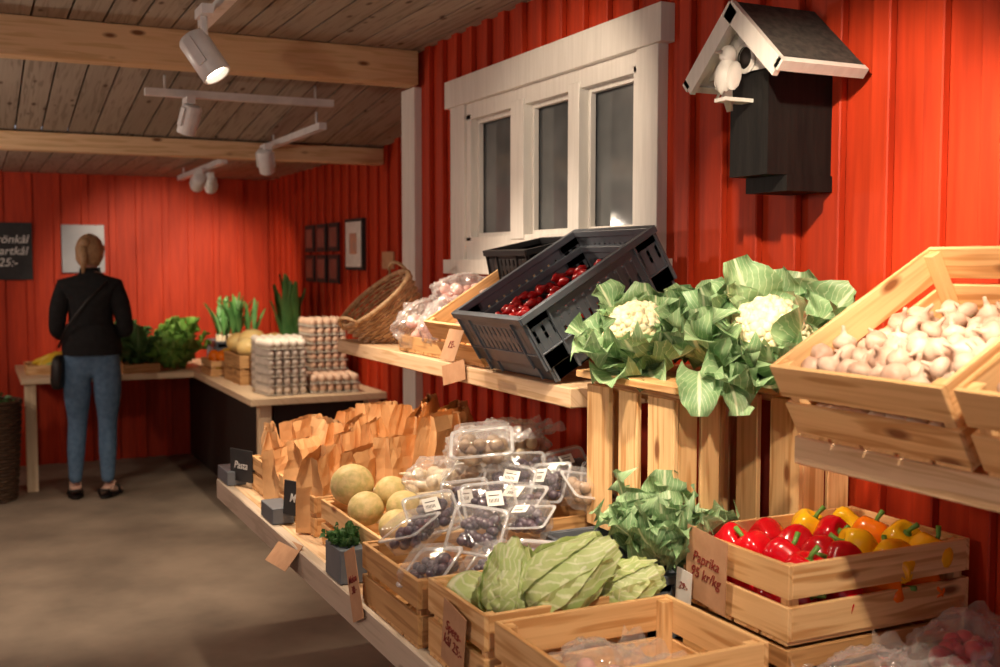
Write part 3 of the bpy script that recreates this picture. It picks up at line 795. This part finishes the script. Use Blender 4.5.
# ---------------------------------------------------------------- woman
def skin(verts,edges,rad,lev=2):
    me=bpy.data.meshes.new('sk'); me.from_pydata(verts,edges,[]); o=bpy.data.objects.new('sk',me); sc.collection.objects.link(o)
    o.modifiers.new('s','SKIN'); 
    for i,r in enumerate(rad):
        d=me.skin_vertices[0].data[i]; d.radius=(r,r) if isinstance(r,(int,float)) else r; d.use_root=(i==0)
    sd=o.modifiers.new('d','SUBSURF'); sd.levels=lev; sd.render_levels=lev
    dg=bpy.context.evaluated_depsgraph_get(); ev=o.evaluated_get(dg); em=ev.to_mesh()
    vs=[v.co.copy() for v in em.vertices]; fs=[tuple(p.vertices) for p in em.polygons]
    ev.to_mesh_clear(); bpy.data.objects.remove(o); bpy.data.meshes.remove(me)
    return vs,fs
W=T((.69,7.42,0))@RZ(-14)
V=[(0,0,.93),(0,0,1.04),(0,.0,1.16),(0,-.01,1.28),(0,-.02,1.38),(0,-.01,1.44),(0,.01,1.50),
   (.15,-.015,1.36),(.195,-.04,1.22),(.215,-.03,1.08),(.18,.10,1.07),(.13,.22,1.09),
   (-.15,-.015,1.36),(-.19,-.04,1.22),(-.205,-.03,1.08),(-.18,.10,1.05),(-.12,.22,1.06),
   (.085,0,.86),(.09,.0,.70),(.085,.015,.50),(.085,-.015,.32),(.08,-.01,.09),
   (-.085,0,.86),(-.095,.0,.70),(-.10,.03,.50),(-.11,.0,.32),(-.12,.0,.09)]
E=[(0,1),(1,2),(2,3),(3,4),(4,5),(5,6),(4,7),(7,8),(8,9),(9,10),(10,11),(4,12),(12,13),(13,14),(14,15),(15,16),(0,17),(17,18),(18,19),(19,20),(20,21),(0,22),(22,23),(23,24),(24,25),(25,26)]
Rd=[(.155,.12),(.155,.12),(.145,.115),(.16,.12),(.13,.09),(.052,.055),(.048,.05),
    .072,.062,.054,.046,.033,.072,.062,.054,.046,.033,
    (.098,.108),(.088,.098),.064,.062,.040,(.098,.108),(.088,.098),.064,.062,.040]
b=MB(); vs,fs=skin(V,E,Rd)
grp={0:[],1:[],2:[]}
for f in fs:
    c=sum((vs[k] for k in f),Vector())/len(f)
    if c.z>1.455: g=0
    elif c.y>.19 and c.z>.98: g=0
    elif c.z>.965: g=2
    elif c.z<.10: g=0
    else: g=1
    grp[g].append(f)
for g in grp: b.add(vs,grp[g],g,None,True,W)
b.lathe([(.180,.93),(.184,.97),(.176,1.05),(.158,1.12)],28,2,W@SC(1,.80,1),lambda th,s:1+.02*sin(5*th))
b.lathe([(.085,1.39),(.066,1.45),(.062,1.485),(.068,1.48)],20,2,W)
for sx,hx,hz in ((1,.13,1.09),(-1,-.12,1.06)):
    hv=[(hx,.22,hz),(hx-sx*.02,.27,hz),(hx-sx*.03,.305,hz-.005)]; 
    a,f=skin(hv,[(0,1),(1,2)],[(.024,.018),(.034,.016),(.036,.014)],1); b.add(a,f,0,None,True,W)
    for k in range(4):
        ox=(k-1.5)*.018; L=(.062,.072,.068,.052)[k]
        p0=Vector((hx-sx*.03+ox,.305,hz-.005)); a,f=skin([p0-Vector((0,.012,0)),p0+Vector((0,L*.4,-.004)),p0+Vector((0,L*.75,-.018)),p0+Vector((0,L*.95,-.034))],[(0,1),(1,2),(2,3)],[.009,.0085,.008,.007],1); b.add(a,f,0,None,True,W)
    p0=Vector((hx-sx*.045,.262,hz)); a,f=skin([p0,p0+Vector((-sx*.022,.02,-.006)),p0+Vector((-sx*.03,.048,-.012))],[(0,1),(1,2)],[.011,.010,.008],1); b.add(a,f,0,None,True,W)
for fx,fy,yaw in ((.08,-.01,-20),(-.12,0,12)):
    F=W@T((fx,fy,0))@RZ(yaw)
    a,f=skin([(0,-.01,.10),(0,-.035,.045),(0,.05,.045),(0,.12,.03),(0,.165,.025)],[(0,1),(0,2),(2,3),(3,4)],[.036,.032,(.036,.028),(.042,.018),(.035,.012)],1); b.add(a,f,0,None,True,F)
    b.ell((0,.05,.012),(.046,.135,.012),4,18,8,F)
    b.tube([(-.046,.08,.015),(-.03,.08,.06),(.03,.08,.06),(.046,.08,.015)],.012,6,4,F)
    b.tube([(-.04,-.03,.015),(-.036,-.06,.06),(.036,-.06,.06),(.04,-.03,.015)],.008,6,4,F)
Hd=W@T((0,.025,1.575))@RZ(-12)@RX(-12)
def hf(p,th,ph):
    q=Vector(p)
    if q.y>0 and q.z<0: q.x*=1-.25*(-q.z); 
    if q.y>.8 and abs(q.x)<.25 and -.35<q.z<.1: q.y+=.14*(1-abs(q.x)/.25)
    return q
b.ell((0,0,0),(.074,.094,.112),0,26,20,Hd,hf)
for s_ in(-1,1):
    b.ell((s_*.074,0,-.01),(.010,.018,.03),0,10,8,Hd); b.ell((s_*.03,.082,.012),(.014,.010,.010),5,10,8,Hd); b.ell((s_*.03,.091,.012),(.006,.003,.006),4,8,6,Hd)
b.ell((0,.088,-.052),(.024,.008,.008),6,10,6,Hd)
def hr(p,th,ph):
    q=Vector(p); n_=1+.06*noise.noise(Vector((p.x*3,p.y*3,p.z*12)))
    if q.y>.25: q.z=max(q.z,.38+.3*(q.y-.25))
    if q.z<-.75: q.z=-.75
    return q*n_
b.ell((0,-.010,.006),(.085,.104,.120),3,28,20,Hd,hr)
b.ell((0,-.105,.045),(.034,.028,.034),3,16,12,Hd,lambda p,th,ph:p*(1+.12*noise.noise(p*4)))
b.tube([(0,-.11,.02),(0.005,-.115,-.06),(0,-.10,-.15)],[.022,.028,.008],8,3,Hd)
b.tube([(.12,-.10,1.40),(.0,-.138,1.28),(-.12,-.14,1.12),(-.19,-.06,.98)],.009,6,4,W)
Bm=W@T((-.20,-.02,.82))@RY(4); b.ell((0,0,0),(.04,.10,.11),4,18,12,Bm,lambda p,th,ph:Vector((math.copysign(abs(p.x)**.6,p.x),math.copysign(abs(p.y)**.5,p.y),math.copysign(abs(p.z)**.6,p.z))))
b.build('woman',[M_skin,M_jean,M_jack,M_hair,M_shoe,M_paper,M_rad])

# ---------------------------------------------------------------- camera
c=bpy.data.cameras.new('camera'); co=bpy.data.objects.new('camera',c); sc.collection.objects.link(co)
co.location=(0,0,1.52); co.rotation_euler=(math.radians(90-3.75),0,math.radians(-25.9))
c.lens=39.24; c.sensor_width=36; c.clip_start=.05
c.dof.use_dof=True; c.dof.focus_distance=2.6; c.dof.aperture_fstop=4
sc.camera=co
